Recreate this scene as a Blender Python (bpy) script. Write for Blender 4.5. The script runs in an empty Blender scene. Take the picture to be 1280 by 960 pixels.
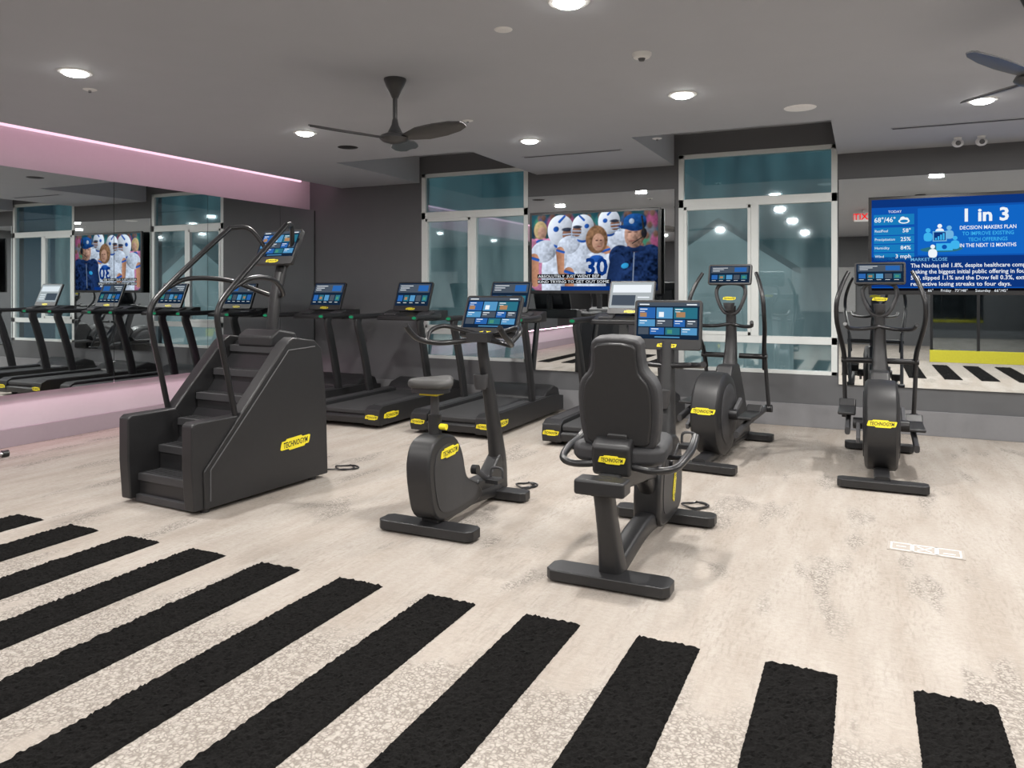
import bpy, bmesh, math, random
import numpy as np
from mathutils import Vector, Matrix
random.seed(7)
scene = bpy.context.scene
COL = scene.collection
R = math.radians

# ------------------------------------------------------------------ materials
def new_mat(name):
    m = bpy.data.materials.new(name); m.use_nodes = True
    nt = m.node_tree
    for n in list(nt.nodes): nt.nodes.remove(n)
    out = nt.nodes.new('ShaderNodeOutputMaterial')
    return m, nt, out

def pmat(name, col, rough=0.5, metal=0.0, var=0.12, scale=30.0, bump=0.0, spec=0.5):
    m, nt, out = new_mat(name)
    b = nt.nodes.new('ShaderNodeBsdfPrincipled')
    nt.links.new(b.outputs[0], out.inputs[0])
    b.inputs['Roughness'].default_value = rough
    b.inputs['Metallic'].default_value = metal
    b.inputs['Specular IOR Level'].default_value = spec
    tc = nt.nodes.new('ShaderNodeTexCoord')
    nz = nt.nodes.new('ShaderNodeTexNoise'); nz.inputs['Scale'].default_value = scale
    nz.inputs['Detail'].default_value = 4
    nt.links.new(tc.outputs['Object'], nz.inputs['Vector'])
    mx = nt.nodes.new('ShaderNodeMix'); mx.data_type = 'RGBA'
    nt.links.new(nz.outputs[0], mx.inputs[0])
    mx.inputs[6].default_value = (*[c*(1-var) for c in col], 1)
    mx.inputs[7].default_value = (*[min(1, c*(1+var)) for c in col], 1)
    nt.links.new(mx.outputs[2], b.inputs['Base Color'])
    if bump:
        bp = nt.nodes.new('ShaderNodeBump'); bp.inputs['Strength'].default_value = bump
        bp.inputs['Distance'].default_value = 0.002
        nt.links.new(nz.outputs[0], bp.inputs['Height'])
        nt.links.new(bp.outputs[0], b.inputs['Normal'])
    return m

def emat(name, col, s=1.0, var=0.0, scale=22):
    m, nt, out = new_mat(name)
    e = nt.nodes.new('ShaderNodeEmission')
    e.inputs[0].default_value = (*col, 1); e.inputs[1].default_value = s
    nt.links.new(e.outputs[0], out.inputs[0])
    if var:
        tc = nt.nodes.new('ShaderNodeTexCoord')
        nz = nt.nodes.new('ShaderNodeTexNoise'); nz.inputs['Scale'].default_value = scale; nz.inputs['Detail'].default_value = 3
        nt.links.new(tc.outputs['Object'], nz.inputs['Vector'])
        mr = nt.nodes.new('ShaderNodeMapRange'); mr.inputs[1].default_value = 0.35; mr.inputs[2].default_value = 0.65
        mr.inputs[3].default_value = s*(1-var); mr.inputs[4].default_value = s*(1+var*0.5)
        nt.links.new(nz.outputs[0], mr.inputs[0]); nt.links.new(mr.outputs[0], e.inputs[1])
    return m

black = pmat('black_plastic', (0.018, 0.018, 0.0195), 0.42, var=0.15)
black2 = pmat('satin_black_metal', (0.013, 0.013, 0.0145), 0.32, 0.0)
dgrey = pmat('dark_grey_plastic', (0.036, 0.036, 0.039), 0.5)
mgrey = pmat('mid_grey_plastic', (0.09, 0.09, 0.095), 0.45)
rubber = pmat('rubber_belt', (0.028, 0.028, 0.03), 0.7, bump=0.4, scale=200)
leather = pmat('seat_padding', (0.028, 0.028, 0.031), 0.6, bump=0.3, scale=300)
saddlem = pmat('saddle_grey', (0.05, 0.049, 0.048), 0.6)
yellow = pmat('yellow_badge', (0.85, 0.72, 0.03), 0.4, var=0.03)
inkm = pmat('ink_black', (0.01, 0.01, 0.01), 0.5)
chrome = pmat('chrome', (0.5, 0.5, 0.5), 0.2, 1.0)
white = pmat('white_plastic', (0.75, 0.75, 0.74), 0.4, var=0.03)
framem = pmat('white_window_frame', (0.66, 0.69, 0.68), 0.4, var=0.03)
green = emat('green_grip', (0.03, 0.45, 0.2), 0.5)
wallm = pmat('charcoal_wall_paint', (0.106, 0.108, 0.114), 0.7, var=0.05, scale=6)
ceilm = pmat('grey_ceiling_paint', (0.43, 0.445, 0.48), 0.75, var=0.03, scale=4)
basem = pmat('grey_baseboard', (0.20, 0.20, 0.21), 0.55, var=0.04)
pinkwall = pmat('left_wall_paint', (0.48, 0.42, 0.46), 0.6, var=0.03)
pinkbase = pmat('left_baseboard_paint', (0.30, 0.25, 0.28), 0.55, var=0.03)
darkm = pmat('recess_dark', (0.012, 0.012, 0.013), 0.6)
greypan = pmat('panel_grey', (0.3, 0.3, 0.3), 0.5)
yellowp = pmat('yellow_laminate', (0.55, 0.50, 0.03), 0.5)
fanm = pmat('fan_blade_dark', (0.04, 0.04, 0.042), 0.35)

e_navy = emat('ui_navy', (0.008, 0.02, 0.045))
e_blue = emat('ui_blue', (0.025, 0.13, 0.42))
e_lblue = emat('ui_light_blue', (0.09, 0.30, 0.55))
e_teal = emat('ui_teal', (0.025, 0.16, 0.23))
e_white = emat('ui_white', (0.85, 0.9, 0.95))
e_grey = emat('ui_grey', (0.07, 0.09, 0.12))
e_orange = emat('ui_orange', (0.40, 0.22, 0.11))
e_green = emat('ui_green', (0.07, 0.28, 0.18))
e_black = emat('ui_black', (0.004, 0.004, 0.006))
e_tvblue = emat('tv_blue', (0.005, 0.085, 0.42))
e_tvdark = emat('tv_dark_blue', (0.004, 0.035, 0.2))
e_panel = emat('tv_cyan_panel', (0.01, 0.20, 0.50))
e_tvlight = emat('tv_light_blue', (0.16, 0.45, 0.75))
e_cyan = emat('tv_cyan', (0.05, 0.45, 0.85))
e_pale = emat('pale_screen', (0.42, 0.46, 0.48))
lens = emat('downlight_lens', (1.0, 0.98, 0.93), 32)
pinkled = emat('pink_led', (1.0, 0.62, 0.78), 1.3)
redem = emat('exit_red', (0.9, 0.02, 0.02), 1.2)

def attr_mat():
    m, nt, out = new_mat('broadcast_picture')
    e = nt.nodes.new('ShaderNodeEmission'); e.inputs[1].default_value = 1.0
    at = nt.nodes.new('ShaderNodeAttribute'); at.attribute_name = 'picture'
    nt.links.new(at.outputs['Color'], e.inputs[0]); nt.links.new(e.outputs[0], out.inputs[0])
    return m
picm = attr_mat()

def mirror_mat():
    m, nt, out = new_mat('mirror_glass')
    b = nt.nodes.new('ShaderNodeBsdfPrincipled')
    b.inputs['Base Color'].default_value = (0.84, 0.88, 0.89, 1)
    b.inputs['Metallic'].default_value = 1; b.inputs['Roughness'].default_value = 0.01
    nt.links.new(b.outputs[0], out.inputs[0]); return m
mirrorm = mirror_mat()

def glass_mat(name, tint, fac):
    m, nt, out = new_mat(name)
    t = nt.nodes.new('ShaderNodeBsdfTransparent'); t.inputs[0].default_value = (*tint, 1)
    g = nt.nodes.new('ShaderNodeBsdfGlossy'); g.inputs['Roughness'].default_value = 0.03
    g.inputs[0].default_value = (0.85, 0.95, 1, 1)
    mx = nt.nodes.new('ShaderNodeMixShader'); mx.inputs[0].default_value = fac
    nt.links.new(t.outputs[0], mx.inputs[1]); nt.links.new(g.outputs[0], mx.inputs[2])
    nt.links.new(mx.outputs[0], out.inputs[0]); return m
glassm = glass_mat('window_glass', (0.87, 0.94, 0.95), 0.24)
glasst = glass_mat('transom_glass', (0.48, 0.67, 0.71), 0.22)
glassd = glass_mat('dark_glass', (0.12, 0.14, 0.15), 0.25)

def carpet_mat():
    m, nt, out = new_mat('patterned_carpet')
    N = nt.nodes.new; L = nt.links.new
    b = N('ShaderNodeBsdfPrincipled'); b.inputs['Roughness'].default_value = 1.0
    b.inputs['Specular IOR Level'].default_value = 0.0
    L(b.outputs[0], out.inputs[0])
    tc = N('ShaderNodeTexCoord')
    def noise(sx, sy, scale, det=4, off=0.0, rough=0.6):
        mp = N('ShaderNodeMapping'); mp.inputs['Scale'].default_value = (sx, sy, 1)
        mp.inputs['Location'].default_value = (off, off*0.7, 0)
        L(tc.outputs['Object'], mp.inputs[0])
        n = N('ShaderNodeTexNoise'); n.inputs['Scale'].default_value = scale
        n.inputs['Detail'].default_value = det; n.inputs['Roughness'].default_value = rough
        L(mp.outputs[0], n.inputs['Vector']); return n
    def ramp(src, p0, p1):
        r = N('ShaderNodeMapRange'); r.inputs[1].default_value = p0; r.inputs[2].default_value = p1
        L(src, r.inputs[0]); return r.outputs[0]
    def mix(f, a, c):
        x = N('ShaderNodeMix'); x.data_type = 'RGBA'
        if isinstance(f, float): x.inputs[0].default_value = f
        else: L(f, x.inputs[0])
        for i, s in ((6, a), (7, c)):
            if isinstance(s, tuple): x.inputs[i].default_value = (*s, 1)
            else: L(s, x.inputs[i])
        return x.outputs[2]
    def mth(op, a, c):
        x = N('ShaderNodeMath'); x.operation = op
        for i, s in ((0, a), (1, c)):
            if isinstance(s, float): x.inputs[i].default_value = s
            else: L(s, x.inputs[i])
        x.use_clamp = op in ('MULTIPLY',)
        return x.outputs[0]
    a = ramp(noise(3.2, 0.6, 1.5, 4).outputs[0], 0.38, 0.62)
    base = mix(a, (0.355, 0.312, 0.272), (0.432, 0.395, 0.357))
    s2 = ramp(noise(8.0, 70.0, 1.7, 2, 3.0, 0.5).outputs[0], 0.45, 0.62)
    base = mix(mth('MULTIPLY', s2, 0.22), base, (0.49, 0.455, 0.42))
    s3 = ramp(noise(46.0, 9.0, 1.5, 2, 7.0, 0.5).outputs[0], 0.50, 0.66)
    lane = ramp(noise(5.0, 1.0, 1.3, 2, 21.0).outputs[0], 0.40, 0.58)
    base = mix(mth('MULTIPLY', mth('MULTIPLY', s3, lane), 0.42), base, (0.26, 0.225, 0.195))
    s4 = ramp(noise(1.0, 1.0, 45.0, 4, 17.0, 0.7).outputs[0], 0.46, 0.62)
    base = mix(mth('MULTIPLY', s4, 0.30), base, (0.285, 0.253, 0.223))
    mp = N('ShaderNodeMapping'); mp.inputs['Scale'].default_value = (1, 1, 0)
    L(tc.outputs['Object'], mp.inputs[0])
    wob = noise(1, 1, 22, 2)
    ad = N('ShaderNodeMix'); ad.data_type = 'RGBA'; ad.inputs[0].default_value = 0.03
    L(mp.outputs[0], ad.inputs[6]); L(wob.outputs[1], ad.inputs[7])
    vo = N('ShaderNodeTexVoronoi'); vo.feature = 'DISTANCE_TO_EDGE'; vo.inputs['Scale'].default_value = 62
    L(ad.outputs[2], vo.inputs['Vector'])
    crack = ramp(vo.outputs[0], 0.30, 0.04)
    brk = ramp(noise(1, 1, 40, 3, 9.0).outputs[0], 0.32, 0.52)
    crack = mth('MULTIPLY', crack, brk)
    sep = N('ShaderNodeSeparateXYZ'); L(tc.outputs['Object'], sep.inputs[0])
    zone = ramp(sep.outputs[1], 2.95, 2.5)
    pn = noise(4.4, 1.2, 0.9, 3, 11.0, 0.5).outputs[0]
    patches = ramp(pn, 0.57, 0.64)
    zn = ramp(mth('ADD', noise(3.0, 1.6, 1.1, 4, 4.0).outputs[0], mth('MULTIPLY', zone, 0.32)), 0.68, 0.76)
    zn = mth('MULTIPLY', zn, zone)
    mask = mth('MAXIMUM', patches, zn)
    light = mix(mth('MULTIPLY', mask, 0.55), base, (0.475, 0.44, 0.40))
    col = mix(mth('MULTIPLY', mth('MULTIPLY', crack, mask), 0.68), light, (0.13, 0.113, 0.10))
    fine = noise(1, 1, 230, 3)
    col2 = mix(mth('MULTIPLY', ramp(fine.outputs[0], 0.3, 0.75), 0.28), col, (0.20, 0.175, 0.155))
    L(col2, b.inputs['Base Color'])
    bp = N('ShaderNodeBump'); bp.inputs['Strength'].default_value = 0.6; bp.inputs['Distance'].default_value = 0.004
    L(fine.outputs[0], bp.inputs['Height']); L(bp.outputs[0], b.inputs['Normal'])
    return m
carpetm = carpet_mat()
shagm = pmat('black_shag', (0.0095, 0.0092, 0.009), 1.0, var=0.9, scale=120, bump=1.0, spec=0.05)

def outside_mat():
    m, nt, out = new_mat('outside_glow')  # emission stands in for dim outdoor light on the backdrop wall
    N = nt.nodes.new; L = nt.links.new
    e = N('ShaderNodeEmission'); tc = N('ShaderNodeTexCoord')
    mp = N('ShaderNodeMapping'); mp.inputs['Scale'].default_value = (1.5, 1, 0.35)
    L(tc.outputs['Object'], mp.inputs[0])
    n = N('ShaderNodeTexNoise'); n.inputs['Scale'].default_value = 1.3; n.inputs['Detail'].default_value = 3
    L(mp.outputs[0], n.inputs['Vector'])
    r = N('ShaderNodeValToRGB')
    r.color_ramp.elements[0].position = 0.36; r.color_ramp.elements[0].color = (0.045, 0.085, 0.095, 1)
    r.color_ramp.elements[1].position = 0.64; r.color_ramp.elements[1].color = (0.17, 0.24, 0.25, 1)
    L(n.outputs[0], r.inputs[0]); L(r.outputs[0], e.inputs[0]); L(e.outputs[0], out.inputs[0])
    return m
outm = outside_mat()
housem = emat('glowing_facade', (0.27, 0.355, 0.365), 0.95, 0.2, 1.5)  # facade emits its own tone in place of outdoor light falling on it
roofm = emat('glowing_roof', (0.11, 0.155, 0.165), 0.8)  # roof emits too, outdoor light put into its colour

# ------------------------------------------------------------------ mesh builder
def catmull(pts, n=6, closed=False):
    pts = [Vector(p) for p in pts]; out = []
    k = len(pts)
    rng = range(k) if closed else range(k-1)
    for i in rng:
        if closed:
            p0, p1, p2, p3 = pts[(i-1) % k], pts[i], pts[(i+1) % k], pts[(i+2) % k]
        else:
            p1, p2 = pts[i], pts[i+1]
            p0 = pts[i-1] if i > 0 else p1*2-p2
            p3 = pts[i+2] if i+2 < k else p2*2-p1
        for j in range(n):
            t = j/n
            out.append(0.5*((2*p1)+(-p0+p2)*t+(2*p0-5*p1+4*p2-p3)*t*t+(-p0+3*p1-3*p2+p3)*t**3))
    if not closed: out.append(pts[-1])
    return out

_txt = {}
def text_geo(s, bold=0.0):
    key = (s, bold)
    if key in _txt: return _txt[key]
    cu = bpy.data.curves.new('t', 'FONT'); cu.body = s; cu.resolution_u = 2
    cu.align_x = 'CENTER'; cu.align_y = 'CENTER'; cu.offset = bold
    ob = bpy.data.objects.new('t', cu); COL.objects.link(ob)
    bpy.context.view_layer.update()
    dg = bpy.context.evaluated_depsgraph_get()
    me = bpy.data.meshes.new_from_object(ob.evaluated_get(dg))
    vs = [v.co.copy() for v in me.vertices]; fs = [tuple(p.vertices) for p in me.polygons]
    bpy.data.objects.remove(ob); bpy.data.curves.remove(cu); bpy.data.meshes.remove(me)
    _txt[key] = (vs, fs); return _txt[key]

class M:
    def __init__(s): s.v = []; s.f = []; s.m = []; s.mats = []
    def mi(s, mat):
        if mat not in s.mats: s.mats.append(mat)
        return s.mats.index(mat)
    def add(s, vs, fs, mat, mtx=None):
        o = len(s.v); k = s.mi(mat)
        for v in vs:
            v = Vector(v); s.v.append(mtx @ v if mtx else v)
        for f in fs: s.f.append([i+o for i in f]); s.m.append(k)
        return s
    def box(s, c, sz, mat, rot=None, mtx=None):
        x, y, z = [d/2 for d in sz]
        vs = [Vector((a*x, b*y, d*z)) for a in (-1, 1) for b in (-1, 1) for d in (-1, 1)]
        T = Matrix.Translation(c)
        if rot: T = T @ Matrix.Rotation(R(rot[0]), 4, 'X') @ Matrix.Rotation(R(rot[1]), 4, 'Y') @ Matrix.Rotation(R(rot[2]), 4, 'Z')
        if mtx: T = mtx @ T
        return s.add(vs, [(0, 1, 3, 2), (4, 6, 7, 5), (0, 4, 5, 1), (2, 3, 7, 6), (0, 2, 6, 4), (1, 5, 7, 3)], mat, T)
    def prism(s, poly, a, b, mat, axis='x', mtx=None, smooth=0):
        if smooth: poly = [(p.x, p.y) for p in catmull([(p[0], p[1], 0) for p in poly], smooth, True)]
        n = len(poly)
        def P(u, w, t):
            return (t, u, w) if axis == 'x' else ((u, t, w) if axis == 'y' else (u, w, t))
        vs = [P(u, w, a) for u, w in poly]+[P(u, w, b) for u, w in poly]
        fs = [tuple(range(n)), tuple(range(2*n-1, n-1, -1))]
        fs += [(i, (i+1) % n, n+(i+1) % n, n+i) for i in range(n)]
        return s.add(vs, fs, mat, mtx)
    def cyl(s, p0, p1, r0, mat, r1=None, n=24, mtx=None):
        r1 = r0 if r1 is None else r1
        return s.tube([p0, p1], [r0, r1], mat, n=n, sm=0, mtx=mtx)
    def tube(s, pts, r, mat, n=12, sm=5, prof=None, mtx=None, closed=False, ex=2.0):
        k0 = len(pts)
        rr = r if isinstance(r, list) else [r]*k0
        if sm:
            P = catmull(pts, sm, closed)
            RR = catmull([(q, 0, 0) for q in rr], sm, closed); RR = [max(q.x, 1e-4) for q in RR]
        else: P = [Vector(p) for p in pts]; RR = rr
        a, b = prof if prof else (1, 1)
        T = []
        for i in range(len(P)):
            if closed: t = P[(i+1) % len(P)]-P[i-1]
            else: t = P[min(i+1, len(P)-1)]-P[max(i-1, 0)]
            T.append(t.normalized())
        u = Vector((1, 0, 0))
        if abs(T[0].dot(u)) > 0.9: u = Vector((0, 0, 1))
        vs = []
        for i, p in enumerate(P):
            u = (u-T[i]*u.dot(T[i])).normalized(); w = T[i].cross(u)
            for j in range(n):
                an = 2*math.pi*j/n
                c, d = math.cos(an), math.sin(an)
                c = math.copysign(abs(c)**(2/ex), c); d = math.copysign(abs(d)**(2/ex), d)
                vs.append(p+u*(c*RR[i]*a)+w*(d*RR[i]*b))
        fs = []
        L = len(P)
        for i in range(L if closed else L-1):
            i2 = (i+1) % L
            for j in range(n):
                fs.append((i*n+j, i*n+(j+1) % n, i2*n+(j+1) % n, i2*n+j))
        if not closed:
            fs.append(tuple(range(n-1, -1, -1))); fs.append(tuple((L-1)*n+j for j in range(n)))
        return s.add(vs, fs, mat, mtx)
    def lathe(s, prof, mat, mtx=None, n=32):
        vs = []; fs = []
        for r, z in prof:
            for j in range(n):
                a = 2*math.pi*j/n; vs.append((r*math.cos(a), r*math.sin(a), z))
        for i in range(len(prof)-1):
            for j in range(n): fs.append((i*n+j, i*n+(j+1) % n, (i+1)*n+(j+1) % n, (i+1)*n+j))
        fs.append(tuple(range(n-1, -1, -1))); fs.append(tuple((len(prof)-1)*n+j for j in range(n)))
        return s.add(vs, fs, mat, mtx)
    def ell(s, c, r, mat, n=16, mtx=None):
        prof = [(max(math.sin(math.pi*i/8), 0.001), -math.cos(math.pi*i/8)) for i in range(9)]
        T = Matrix.Translation(c) @ Matrix.Diagonal((*r, 1))
        return s.lathe(prof, mat, (mtx @ T) if mtx else T, n)
    def poly(s, pts, mat, mtx=None, z=0.0, smooth=0):
        if smooth: pts = [(p.x, p.y) for p in catmull([(p[0], p[1], 0) for p in pts], smooth, True)]
        return s.add([(p[0], p[1], z) for p in pts], [tuple(range(len(pts)))], mat, mtx)
    def rect(s, x0, y0, x1, y1, mat, mtx=None, z=0.0):
        return s.poly([(x0, y0), (x1, y0), (x1, y1), (x0, y1)], mat, mtx, z)
    def disc(s, cx, cy, rx, ry, mat, mtx=None, z=0.0, n=20):
        return s.poly([(cx+rx*math.cos(2*math.pi*i/n), cy+ry*math.sin(2*math.pi*i/n)) for i in range(n)], mat, mtx, z)
    def text(s, t, x, y, size, mat, mtx=None, z=0.0, bold=0.0, align='C', width=None):
        vs, fs = text_geo(t, bold)
        lo = min(v.x for v in vs); hi = max(v.x for v in vs)
        sx = (width/(hi-lo)) if width else size
        off = -(lo+hi)/2
        if align == 'L': off = -lo
        if align == 'R': off = -hi
        ylo = min(v.y for v in vs); yhi = max(v.y for v in vs)
        yo = -(ylo+yhi)/2 if width and t == 'TECHNOGYM' else 0
        T = Matrix.Translation((x, y, z)) @ Matrix.Diagonal((sx, size, 1, 1)) @ Matrix.Translation((off, yo, 0))
        return s.add(vs, fs, mat, (mtx @ T) if mtx else T)
    def build(s, name, parent=None, bevel=0.0, ang=38, flat=False, seg=2, recalc=True):
        me = bpy.data.meshes.new(name)
        me.from_pydata([tuple(v) for v in s.v], [], s.f)
        for m in s.mats: me.materials.append(m)
        for p, k in zip(me.polygons, s.m): p.material_index = k; p.use_smooth = not flat
        if recalc:
            bm = bmesh.new(); bm.from_mesh(me)
            bmesh.ops.recalc_face_normals(bm, faces=bm.faces[:]); bm.to_mesh(me); bm.free()
        if not flat: me.set_sharp_from_angle(angle=R(ang))
        me.update()
        ob = bpy.data.objects.new(name, me); COL.objects.link(ob)
        if parent: ob.parent = parent
        if bevel:
            bv = ob.modifiers.new('bevel', 'BEVEL'); bv.width = bevel; bv.segments = seg
            bv.limit_method = 'ANGLE'; bv.angle_limit = R(40); bv.harden_normals = True
        return ob

def thing(name, loc, label, cat, rot=0, group=None):
    e = bpy.data.objects.new(name, None); e.empty_display_size = 0.1
    e.location = loc; e.rotation_euler = (0, 0, R(rot)); COL.objects.link(e)
    e['label'] = label; e['category'] = cat
    if group: e['group'] = group
    return e
def tag(ob, label, cat, group=None):
    ob['label'] = label; ob['category'] = cat
    if group: ob['group'] = group
    return ob
def struct(ob): ob['kind'] = 'structure'; return ob
def dup(src, loc, rot=None, label=None):
    new = src.copy(); COL.objects.link(new); new.location = loc
    if rot is not None: new.rotation_euler = (0, 0, R(rot))
    if label: new['label'] = label
    done = set()
    def rec(a, b):
        for c in a.children:
            if c.name in done: continue
            d = c.copy(); COL.objects.link(d); done.add(d.name); d.parent = b; rec(c, d)
    rec(src, new)
    return new

FRONT = Matrix.Rotation(R(90), 4, 'X')
SIDE = Matrix.Rotation(R(90), 4, 'Z') @ Matrix.Rotation(R(90), 4, 'X')
def badge(parent, mtx, w=0.17, h=0.038):
    m = M(); sl = h*0.12
    r = h*0.36
    pts = [(w*.5-sl, -r), (w*.5, -r*.3), (w*.5+sl, r*.8), (w*.5, r), (w*0.22+sl, r), (w*0.18+sl, h*0.5), (-w*0.34+sl, h*0.5), (-w*0.38+sl, r),
           (-w*.5+sl, r), (-w*.5, r*.3), (-w*.5-sl, -r*.8), (-w*.5, -r), (-w*0.22-sl, -r), (-w*0.18-sl, -h*0.5), (w*0.34-sl, -h*0.5), (w*0.38-sl, -r)]
    m.prism(pts, 0, 0.004, yellow, 'z', mtx)
    SH = Matrix(((1, .15, 0, 0), (0, 1, 0, 0), (0, 0, 1, 0), (0, 0, 0, 1)))
    m.text('TECHNOGYM', 0, 0, h*0.66, inkm, mtx @ SH, 0.0046, 0.022, width=w*0.86)
    ob = m.build('badge', parent, flat=True); ob['label'] = 'yellow badge with black lettering'
    return ob

def display(parent, w, h, loc, tilt, style=0, bdg=True):
    T = Matrix.Translation(loc) @ Matrix.Rotation(R(-tilt), 4, 'X')
    hb = h + (0.05 if bdg else 0.0)
    m = M()
    r = 0.02; pts = []
    for cx, cz, a0 in ((w/2-r, h/2-r, 0), (-w/2+r, h/2-r, 90), (-w/2+r, h/2-hb+r, 180), (w/2-r, h/2-hb+r, 270)):
        for i in range(5):
            a = R(a0+90*i/4); pts.append((cx+r*math.cos(a), cz+r*math.sin(a)))
    m.prism(pts, -0.016, 0.016, black, 'y', T)
    m.box((0, 0.03, -0.02), (w*0.6, 0.03, h*0.6), dgrey, mtx=T)
    d = m.build('display', parent, bevel=0.004)
    S = T @ Matrix.Translation((0, -0.0165, 0)) @ FRONT
    m = M(); a, b = w/2-0.016, h/2-0.016
    m.rect(-a, -b, a, b, e_navy, S)
    z = 0.0006
    def rc(x0, y0, x1, y1, mat, zz=z): m.rect(-a+2*a*x0, -b+2*b*y0, -a+2*a*x1, -b+2*b*y1, mat, S, zz)
    if style == 0:
        rc(0.0, 0.90, 1, 1, e_grey)
        rc(0.03, 0.56, 0.30, 0.86, e_blue); rc(0.32, 0.56, 0.58, 0.86, e_lblue); rc(0.60, 0.56, 0.97, 0.86, e_teal)
        rc(0.03, 0.34, 0.30, 0.53, e_lblue); rc(0.32, 0.34, 0.58, 0.53, e_grey); rc(0.60, 0.34, 0.78, 0.53, e_blue); rc(0.80, 0.34, 0.97, 0.53, e_grey)
        rc(0.03, 0.12, 0.20, 0.31, e_grey); rc(0.22, 0.12, 0.45, 0.31, e_blue); rc(0.47, 0.12, 0.70, 0.31, e_teal); rc(0.72, 0.12, 0.97, 0.31, e_lblue)
        rc(0.05, 0.60, 0.16, 0.72, e_orange, 0.001); rc(0.36, 0.60, 0.44, 0.74, e_white, 0.001); rc(0.5, 0.15, 0.58, 0.26, e_green, 0.001); rc(0.64, 0.60, 0.78, 0.74, e_orange, 0.001)
        for x, y in [(0.05, 0.80), (0.62, 0.80), (0.05, 0.48), (0.34, 0.48), (0.62, 0.48), (0.82, 0.48), (0.24, 0.26), (0.74, 0.26)]:
            rc(x, y, x+0.12, y+0.025, e_white, 0.001); rc(x, y-0.06, x+0.08, y-0.045, e_white, 0.001)
        rc(0.04, 0.93, 0.2, 0.96, e_white, 0.001); rc(0.8, 0.93, 0.96, 0.96, e_white, 0.001)
        rc(0.3, 0.04, 0.7, 0.07, e_lblue, 0.001)
    elif style == 1:
        rc(0.03, 0.58, 0.97, 0.95, e_grey)
        for i in range(5): rc(0.05+0.185*i, 0.2, 0.20+0.185*i, 0.46, [e_blue, e_teal, e_lblue, e_grey, e_teal][i])
        rc(0.26, 0.26, 0.34, 0.38, e_orange, 0.001); rc(0.82, 0.26, 0.9, 0.38, e_green, 0.001)
        for i in range(3): rc(0.07, 0.86-0.09*i, 0.45-0.1*i, 0.885-0.09*i, e_white, 0.001)
        for i in range(5): rc(0.06+0.185*i, 0.12, 0.16+0.185*i, 0.14, e_white, 0.001)
        rc(0.62, 0.64, 0.92, 0.9, e_blue, 0.001)
    else:
        rc(0, 0, 1, 1, e_pale); rc(0.05, 0.1, 0.6, 0.5, e_grey, 0.001)
        rc(0.05, 0.6, 0.95, 0.9, e_white, 0.001)
        for i in range(3): rc(0.65, 0.15+0.12*i, 0.92, 0.2+0.12*i, e_white, 0.001)
    s = m.build('screen', d, flat=True, recalc=False)
    s['label'] = 'lit touch screen with coloured tiles'
    if bdg: badge(d, T @ Matrix.Translation((0, -0.016, -h/2-0.024)) @ FRONT, 0.12, 0.028)
    return d

def foot(parent, y, w, name='foot', d=0.13, h=0.07):
    m = M(); a = w/2
    pts = [(-a, -d*0.3), (-a+0.03, -d/2), (a-0.03, -d/2), (a, -d*0.3), (a, d*0.3), (a-0.03, d/2), (-a+0.03, d/2), (-a, d*0.3)]
    m.prism([(p[0], p[1]+y) for p in pts], 0.012, h, black, 'z')
    for sx in (-1, 1): m.cyl((sx*(a-0.06), y, 0), (sx*(a-0.06), y, 0.014), 0.03, dgrey)
    return m.build(name, parent, bevel=0.02, seg=3)

def cable(x, y, seed, tx, ty):
    random.seed(seed); m = M(); pts = [(tx, ty, 0.02)]
    for i in range(8):
        a = i*1.15
        pts.append((x+0.09*math.cos(a)*(0.6+random.random()*0.5), y+0.07*math.sin(a), 0.008+0.008*(i % 2)))
    m.tube(pts, 0.0065, black2, n=8)
    return tag(m.build('power_cable'), 'thin black power cable coiled loosely on the carpet', 'cable')

# ------------------------------------------------------------------ room shell
XL, XR, YB, YR, ZC, ZT = -7.05, 4.5, 8.6, -5.0, 2.86, 3.2
XW = -7.15
m = M(); m.box(((XW+XR)/2, (YB+YR)/2, -0.05), (XR-XW, YB-YR, 0.1), carpetm)
struct(m.build('floor', flat=True))

W1 = (-5.30, -3.765); W2 = (-1.906, -0.25); WZ0, WZ1 = 0.55, 2.97
m = M()
def wb(x0, x1, z0, z1): m.box(((x0+x1)/2, YB+0.1, (z0+z1)/2), (x1-x0, 0.2, z1-z0), wallm)
wb(XW-0.1, W1[0], 0, ZT); wb(W1[1], W2[0], 0, ZT); wb(W2[1], XR+0.1, 0, ZT)
for w in (W1, W2): wb(w[0], w[1], 0, WZ0); wb(w[0], w[1], WZ1, ZT)
struct(m.build('wall_back', flat=True))
m = M(); m.box((XW-0.05, (YB+YR)/2, ZT/2), (0.1, YB-YR, ZT), pinkwall); struct(m.build('wall_left', flat=True))
m = M(); m.box((XR+0.05, (YB+YR)/2, ZT/2), (0.1, YB-YR, ZT), wallm); struct(m.build('wall_right', flat=True))
m = M(); m.box(((XW+XR)/2, YR-0.05, ZT/2), (XR-XW+0.2, 0.1, ZT), wallm); struct(m.build('wall_rear', flat=True))

LIP = -6.6
m = M(); PY = 6.85
P1 = (W1[0]+0.02-0.05, W1[1]+0.12); P2 = (W2[0]-0.05, W2[1]+0.0)
xs = [LIP, P1[0], P1[1], P2[0], P2[1], XR]
for i in range(5):
    x0, x1 = xs[i], xs[i+1]
    y1 = PY if i in (1, 3) else YB
    m.box(((x0+x1)/2, (YR+y1)/2, (ZC+ZT)/2), (x1-x0, y1-YR, ZT-ZC), ceilm)
m.box(((XW+XR)/2, (YB+YR)/2, ZT+0.05), (XR-XW+0.2, YB-YR+0.2, 0.1), ceilm)
struct(m.build('ceiling', flat=True))

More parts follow.
